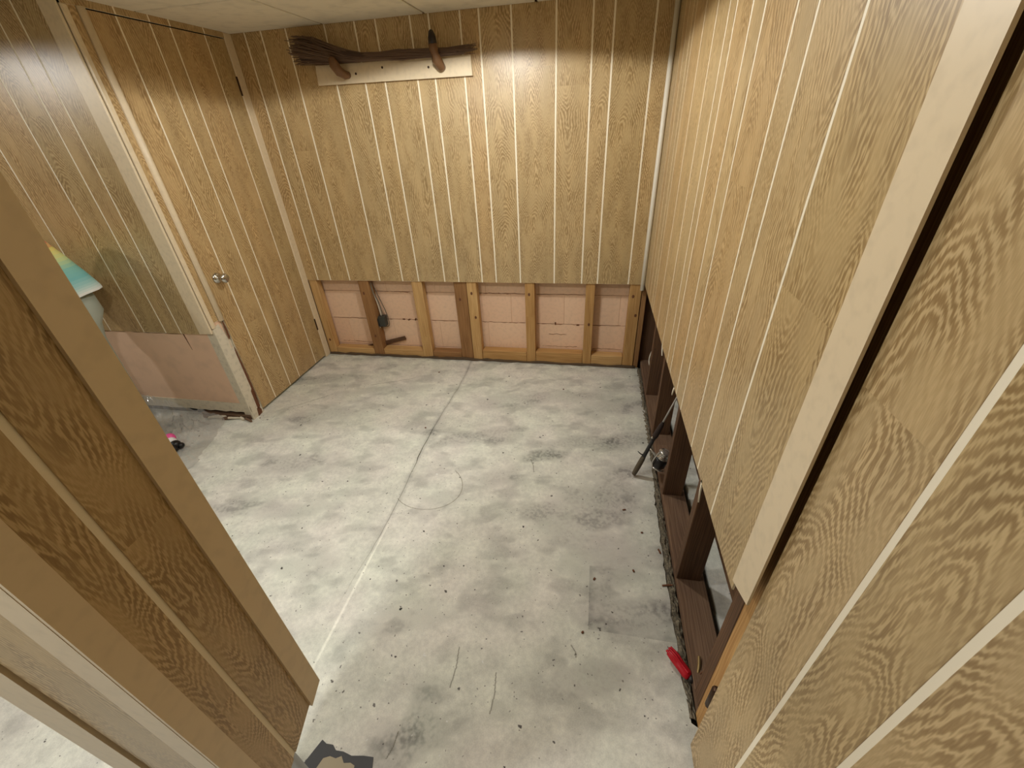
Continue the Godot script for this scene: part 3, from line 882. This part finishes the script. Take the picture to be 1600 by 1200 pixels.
	for cc in [[[Vector3(-0.02, 0.40, -0.02), Vector3(-0.012, 0.30, -0.016), Vector3(0.008, 0.2, -0.012), Vector3(0.012, 0.085, -0.02)], 0.0055, c8(206, 196, 176)], [[Vector3(-0.02, 0.40, -0.01), Vector3(-0.006, 0.3, -0.006), Vector3(0.024, 0.2, -0.008), Vector3(0.026, 0.085, -0.02)], 0.004, c8(120, 110, 96)], [[Vector3(-0.01, 0.40, -0.012), Vector3(0.03, 0.25, -0.014), Vector3(0.06, 0.12, -0.02), Vector3(0.064, 0.02, -0.03), Vector3(0.045, -0.008, -0.03), Vector3(0.02, -0.002, -0.024)], 0.003, c8(86, 76, 64)]]:
		st = mb(true)
		var cv := Curve3D.new()
		for q in cc[0]: cv.add_point(q)
		tube(st, smooth_path(cc[0]), [cc[1]], 8)
		part("cable", st, mat(cc[2], 0.5), jb)
	# --- stick of wood stuck behind the stud
	st = mb()
	box(st, Vector3(-0.22, -0.016, -0.006), Vector3(0.22, 0.016, 0.006), 0.002, 0, Vector2(0.2, 0.3), Vector2(9, 0.8))
	tag(part("wood_offcut", st, M.old_wood, null, Vector3(0.475, 0.082, -0.073), Basis(Vector3.BACK, 0.27)), "short brown strip of wood leaning behind the stud under the junction box", "wood strip")
	# --- small pale box and loop of cable in the right corner cavity
	var cb := base("cable_outlet", Vector3(2.66, 0.05, 0.06))
	tag(cb, "small pale outlet with a loop of white cable in the dark corner cavity", "electrical box")
	st = mb()
	box(st, Vector3(-0.012, 0.0, -0.02), Vector3(0.012, 0.10, 0.02), 0.003)
	part("outlet_body", st, mat(c8(190, 170, 130), 0.6), cb)
	st = mb(true)
	tube(st, smooth_path([Vector3(-0.02, 0.14, 0.0), Vector3(-0.035, 0.08, 0.01), Vector3(-0.03, 0.03, 0.03), Vector3(-0.005, 0.0, 0.08), Vector3(0.0, -0.004, 0.1)]), [0.004], 8)
	part("cable", st, M.white, cb)
	# --- pale ribbed pipe beyond the stud wall
	st = mb(true)
	var prof := [Vector2(0, 0)]
	for k in 17:
		prof.append(Vector2(0.021 if k % 2 else 0.014, 0.004 + k * 0.017))
	prof.append(Vector2(0, 0.285))
	lathe(st, prof, 14)
	tag(part("ribbed_hose", st, mat(c8(206, 202, 192), 0.5), null, Vector3(2.755, 0.0, 0.875)), "pale ribbed hose standing upright behind the right stud wall", "hose")
	fishing_rod()
	red_tool()
	# --- laundry basket with the striped towel
	var hm := base("laundry_bag", Vector3(-0.645, 0.006, 1.205))
	tag(hm, "pale grey cloth bag standing in front of the panelled wall, mostly hidden by the column", "bag")
	st = mb(true)
	lathe(st, [Vector2(0, 0), Vector2(0.10, 0.0), Vector2(0.115, 0.03), Vector2(0.118, 0.4), Vector2(0.122, 0.66), Vector2(0.142, 0.745), Vector2(0.180, 0.815), Vector2(0.176, 0.90), Vector2(0.165, 0.936), Vector2(0, 0.94)], 28)
	part("bag_body", st, mat(c8(176, 182, 168), 0.9), hm)
	var tw := base("striped_towel", Vector3(-0.645, 0.95, 1.205))
	tag(tw, "rainbow striped towel in red, yellow and turquoise draped over the grey bag", "towel")
	st = mb(true)
	st.set_color(Color.WHITE)
	var cols := [c8(190, 70, 90), c8(196, 80, 96), c8(206, 92, 92), c8(240, 222, 130), c8(208, 222, 160), c8(140, 200, 190), c8(130, 196, 196), c8(176, 214, 210), c8(236, 238, 232)]
	var profile := [[0.0, 0.37], [0.06, 0.345], [0.10, 0.29], [0.13, 0.23], [0.155, 0.18], [0.175, 0.13], [0.195, 0.085], [0.212, 0.04], [0.224, 0.008], [0.226, -0.004]]
	var fine := []
	var tones := []
	for k in profile.size() - 1:
		for q in 3:
			fine.append(Vector2(profile[k][0], profile[k][1]).lerp(Vector2(profile[k + 1][0], profile[k + 1][1]), q / 3.0))
			tones.append((cols[k] as Color).lerp(cols[mini(k + 1, cols.size() - 1)], q / 3.0))
	fine.append(Vector2(profile[-1][0], profile[-1][1]))
	for k in fine.size() - 1:
		for s in 36:
			var pr := func(kk: int, ss: int) -> Vector3:
				var t := TAU * ss / 36.0
				var rr: float = fine[kk].x * (1.0 + 0.05 * sin(t * 7.0) * (fine[kk].x / 0.3))
				return Vector3(cos(t) * rr, fine[kk].y, sin(t) * rr)
			st.set_color((tones[k] as Color).srgb_to_linear())
			var n := Vector3(cos(TAU * (s + 0.5) / 36.0), 0.7, sin(TAU * (s + 0.5) / 36.0))
			quad(st, pr.call(k, s), pr.call(k, s + 1), pr.call(k + 1, s + 1), pr.call(k + 1, s), n)
	var tm := mat(Color(1, 1, 1), 0.95)
	tm.vertex_color_use_as_albedo = true
	part("towel_cloth", st, tm, tw)
	# --- clear plastic sheet on the floor by the left wall
	plastic()
	# --- small toy
	var toy := base("small_toy", Vector3(-0.318, 0.004, 1.262), -0.5)
	tag(toy, "small pink, white and black toy lying on the clear plastic sheet beside the column edge", "toy")
	st = mb(true)
	lathe(st, ball(0.030, 0.032), 18)
	part("pink_cap", st, mat(c8(240, 90, 160), 0.4), toy, Vector3(-0.028, 0.042, 0))
	st = mb(true)
	lathe(st, ball(0.028, 0.028), 18)
	part("white_ball", st, mat(c8(244, 242, 240), 0.4), toy, Vector3(0.008, 0.036, 0.006))
	for q in [[0.052, 0.030, 0.0, 0.030], [0.078, 0.022, 0.02, 0.024], [0.07, 0.02, -0.02, 0.02]]:
		st = mb(true)
		lathe(st, ball(q[3], q[3] * 0.9), 16)
		part("black_lobe", st, mat(c8(18, 17, 18), 0.4), toy, Vector3(q[0], q[1], q[2]))
	# --- tar left on the slab by the column
	st = mb()
	var poly := PackedVector2Array([Vector2(1.405, 2.52), Vector2(1.425, 2.47), Vector2(1.434, 2.449), Vector2(1.452, 2.456), Vector2(1.474, 2.455), Vector2(1.490, 2.466), Vector2(1.515, 2.465), Vector2(1.545, 2.470), Vector2(1.58, 2.464), Vector2(1.612, 2.462), Vector2(1.625, 2.50), Vector2(1.60, 2.56), Vector2(1.48, 2.60)])
	var p3 := PackedVector2Array()
	for q in poly: p3.append(Vector2(q.x, -q.y))
	prism(st, p3, 0.0, 0.0025)
	var tar := part("tar_patch", st, mat(c8(74, 74, 76), 0.7), null, Vector3(0, 0.0005, 0), Basis(Vector3.RIGHT, -PI / 2))
	tag(tar, "dark grey patch of old tar on the slab at the foot of the column", "tar patch")
	st = mb()
	poly = PackedVector2Array([Vector2(1.452, -2.52), Vector2(1.462, -2.49), Vector2(1.48, -2.482), Vector2(1.50, -2.484), Vector2(1.515, -2.476), Vector2(1.53, -2.49), Vector2(1.55, -2.486), Vector2(1.565, -2.49), Vector2(1.572, -2.53), Vector2(1.53, -2.56)])
	prism(st, poly, 0.002, 0.0035)
	part("bare_spot", st, mat(c8(176, 164, 140), 0.9), tar)
	# --- crumbs and splinters lying on the slab
	var crumbs := [[2.397, 1.397, 0.008, 0.3], [2.536, 1.609, 0.012, 1.9], [2.55, 1.765, 0.022, 0.2], [2.03, 0.36, 0.005, 0.0], [1.06, 0.22, 0.006, 0.5], [2.26, 1.78, 0.006, 1.0], [2.47, 1.52, 0.005, 0.2], [2.22, 2.0, 0.005, 0.8], [1.2, 0.9, 0.005, 0.1], [2.42, 1.72, 0.006, 2.0]]
	var names := ["larger dark brown crumb on the slab straight below the fishing rod grip", "small brown splinter lying close to the crumbling slab edge, below the fishing rod", "brown splinter hanging over the slab edge above the red-handled tool", "tiny brown crumb on the slab near the back wall, right of the control joint", "tiny brown crumb on the slab near the back wall, left of the control joint",
		"tiny crumb just above the square-cornered stain on the slab", "tiny crumb between the fishing rod grip and the square-cornered stain", "tiny crumb at the lower left corner of the square-cornered stain", "tiny crumb beside the control joint where it is widest", "short brown crumb lying within the square-cornered stain by the right wall"]
	for k in crumbs.size():
		var q = crumbs[k]
		st = mb()
		box(st, Vector3(-q[2], 0, -0.0035), Vector3(q[2], 0.006, 0.0035), 0.0015)
		var o := part("debris_crumb", st, M.rust, null, Vector3(q[0], 0.0, q[1]), Basis(Vector3.UP, q[3]))
		tag(o, names[k], "debris", "crumbs scattered on the slab")

func ball(r: float, h: float) -> Array:
	var out := []
	for k in 11:
		var a := PI * k / 10.0
		out.append(Vector2(sin(a) * r, -cos(a) * h))
	return out

func smooth_path(pts: Array) -> Array:
	var out := []
	for k in pts.size() - 1:
		var p0: Vector3 = pts[maxi(k - 1, 0)]; var p1: Vector3 = pts[k]; var p2: Vector3 = pts[k + 1]; var p3: Vector3 = pts[mini(k + 2, pts.size() - 1)]
		for s in 6:
			out.append(p1.cubic_interpolate(p2, p0, p3, s / 6.0))
	out.append(pts[-1])
	return out

func fishing_rod() -> void:
	var a := Vector3(2.456, 0.012, 1.160)
	var b := Vector3(2.600, 0.521, 1.151)
	var rod := base("fishing_rod", a)
	tag(rod, "fishing rod with a silver and black reel leaning into the right stud wall", "fishing rod")
	var d := (b - a).normalized()
	var at := func(t: float) -> Vector3: return d * t
	var st := mb(true)
	tube(st, [at.call(0.0), at.call(0.004), at.call(0.02), at.call(0.06), at.call(0.11), at.call(0.135)], [0.006, 0.011, 0.0125, 0.0135, 0.013, 0.011], 12)
	part("grip", st, mat(c8(96, 86, 70), 0.85), rod)
	st = mb(true)
	tube(st, [at.call(0.13), at.call(0.16), at.call(0.24), at.call(0.26)], [0.011, 0.0095, 0.0095, 0.008], 12)
	part("reel_seat", st, mat(c8(40, 40, 40), 0.4), rod)
	st = mb(true)
	tube(st, [at.call(0.25), at.call(0.28), at.call(0.34), at.call(0.365)], [0.009, 0.014, 0.012, 0.006], 12)
	part("fore_grip", st, mat(c8(48, 36, 32), 0.8), rod)
	st = mb(true)
	tube(st, [at.call(0.36), at.call(0.5), at.call(0.85)], [0.0045, 0.004, 0.0025], 8)
	part("blank", st, mat(c8(178, 174, 166), 0.4), rod)
	st = mb(true)
	tube(st, [at.call(0.14), at.call(0.142) + Vector3(-0.02, 0.008, 0.0), at.call(0.146) + Vector3(-0.036, 0.02, 0.0)], [0.004, 0.003, 0.0015], 6)
	part("trigger", st, mat(c8(40, 36, 34), 0.5), rod)
	st = mb(true)
	lathe(st, [Vector2(0, -0.006), Vector2(0.006, -0.006), Vector2(0.0075, 0), Vector2(0.006, 0.006), Vector2(0, 0.006)], 12)
	part("locking_ring", st, M.chrome, rod, at.call(0.27) + Vector3(-0.012, 0, 0.008))
	# reel: its foot, body, spool, rim and handle
	var r: Vector3 = at.call(0.19) + Vector3(0.062, -0.035, 0.035)
	var silver := mat(c8(206, 204, 198), 0.25, 0.8)
	st = mb(true)
	tube(st, [at.call(0.2), at.call(0.19) + Vector3(0.025, -0.012, 0.012), r + Vector3(-0.012, 0, -0.004)], [0.005, 0.0055, 0.009], 8)
	part("reel_foot", st, silver, rod)
	var ax := Basis(Quaternion(Vector3.UP, d))
	st = mb(true)
	lathe(st, [Vector2(0, -0.034), Vector2(0.018, -0.034), Vector2(0.024, -0.026), Vector2(0.024, 0.004), Vector2(0.019, 0.008), Vector2(0, 0.008)], 18)
	part("reel_body", st, mat(c8(30, 29, 30), 0.35), rod, r, ax.scaled(Vector3(1.4, 1.4, 1.4)))
	st = mb(true)
	lathe(st, [Vector2(0, 0.008), Vector2(0.021, 0.009), Vector2(0.022, 0.014), Vector2(0.016, 0.018), Vector2(0.016, 0.030), Vector2(0.021, 0.033), Vector2(0.018, 0.038), Vector2(0.006, 0.042), Vector2(0, 0.042)], 20)
	part("spool", st, silver, rod, r, ax.scaled(Vector3(1.4, 1.4, 1.4)))
	st = mb(true)
	tube(st, smooth_path([r + Vector3(-0.038, -0.038, 0.014), r + Vector3(-0.041, 0.0, 0.018), r + Vector3(-0.030, 0.034, 0.018), r + Vector3(-0.016, 0.060, 0.016)]), [0.0035], 8)
	part("bail_wire", st, silver, rod)
	st = mb(true)
	tube(st, [r + Vector3(-0.034, -0.044, 0.012), r + Vector3(-0.004, -0.060, 0.018), r + Vector3(0.020, -0.056, 0.02)], [0.005, 0.005, 0.004], 8)
	part("crank", st, silver, rod)

func red_tool() -> void:
	var t := base("red_handled_valve", Vector3(2.545, 0.0, 2.066))
	tag(t, "small red-handled tool with brass fitting lying on the slab edge by the right stud wall", "tool")
	var st := mb(true)
	var d := Vector3(0.056, 0.0, 0.066)
	tube(st, [Vector3(-0.030, 0.034, -0.036), Vector3(-0.027, 0.034, -0.032), Vector3(-0.014, 0.031, -0.018), Vector3(0.004, 0.026, 0.004), Vector3(0.020, 0.022, 0.024), Vector3(0.027, 0.02, 0.032), Vector3(0.029, 0.02, 0.034)], [0.006, 0.014, 0.0165, 0.016, 0.0165, 0.013, 0.006], 12, Vector2(1.15, 0.8))
	var red := mat(c8(196, 22, 40), 0.45)
	var hd := part("red_handle", st, red, t)
	for q in [[-0.009, 0.006, 0.0045], [0.0, 0.012, 0.004], [0.010, 0.005, 0.005]]:
		st = mb(true)
		var sd: Vector3 = Vector3(0.76, 0, -0.65) * q[0] + Vector3(0, q[1], 0)
		tube(st, smooth_path([Vector3(-0.032, 0.034, -0.037) + sd, Vector3(-0.012, 0.032, -0.016) + sd * 1.15, Vector3(0.006, 0.026, 0.006) + sd * 0.9, Vector3(0.024, 0.021, 0.028) + sd]), [q[2]], 7)
		part("grip_ridge", st, red, hd)
	st = mb(true)
	tube(st, [Vector3(0.027, 0.02, 0.034), Vector3(0.034, 0.019, 0.038), Vector3(0.046, 0.016, 0.036)], [0.012, 0.013, 0.010], 10)
	part("black_collar", st, mat(c8(34, 28, 26), 0.5), t)
	var brass := mat(c8(196, 170, 110), 0.3, 0.9)
	st = mb(true)
	lathe(st, ball(0.009, 0.010), 14)
	part("brass_nut", st, brass, t, Vector3(0.048, 0.028, 0.036))
	st = mb(true)
	tube(st, smooth_path([Vector3(0.050, 0.026, 0.034), Vector3(0.058, 0.04, 0.01), Vector3(0.062, 0.046, -0.012), Vector3(0.064, 0.046, -0.024)]), [0.0055], 8)
	part("brass_spout", st, mat(c8(150, 126, 84), 0.45, 0.7), t)
	st = mb(true)
	tube(st, smooth_path([Vector3(0.050, 0.03, 0.032), Vector3(0.075, 0.05, 0.018), Vector3(0.095, 0.055, 0.02)]), [0.0016], 6)
	part("wire", st, M.rust, t)

func plastic() -> void:
	var nz := noise(404, 1.0, 3)
	var m := mat(Color(0.80, 0.79, 0.77, 0.34), 0.1, 0.0, 0.6)
	m.transparency = BaseMaterial3D.TRANSPARENCY_ALPHA
	m.cull_mode = BaseMaterial3D.CULL_DISABLED
	var st := mb(true)
	var nu := 80; var nv := 64
	var P := func(i: int, j: int) -> Vector3:
		var u := float(i) / nu; var v := float(j) / nv
		# from the wall foot (v = 0) out over the floor; the right border runs slanting
		var z := lerpf(0.964, 1.75, v)
		var xr := lerpf(-0.235, 0.02, pow(v, 0.55)) + 0.03 * nz.get_noise_1d(v * 6.0)
		var x := lerpf(-1.25, xr, u)
		var c := 0.5 + 0.5 * nz.get_noise_2d(x * 7.0 + z * 3.0, z * 9.0)
		var ridge := 1.0 - absf(nz.get_noise_2d(x * 9.0 - z * 11.0 + 30.0, z * 6.0 + x * 6.0)) * 2.2
		var fade := 1.0 - pow(u, 8.0)
		var y := 0.003 + fade * (0.012 * c + 0.045 * pow(maxf(ridge, 0.0), 3.0))
		var under := smoothstep(0.12, 0.2, Vector2(x + 0.645, z - 1.205).length()) * smoothstep(0.04, 0.12, Vector2(x + 0.30, z - 1.27).length())
		y = 0.002 + (y - 0.002) * under
		if v < 0.18:
			var k := 1.0 - v / 0.18
			y += k * k * (0.02 + 0.13 * smoothstep(-0.25, -0.95, x))
		return Vector3(x, y, z)
	for i in nu:
		for j in nv:
			quad(st, P.call(i, j), P.call(i + 1, j), P.call(i + 1, j + 1), P.call(i, j + 1), Vector3.UP)
	tag(part("plastic_sheet", st, m), "crumpled clear plastic sheet on the slab along the left wall", "plastic sheet")
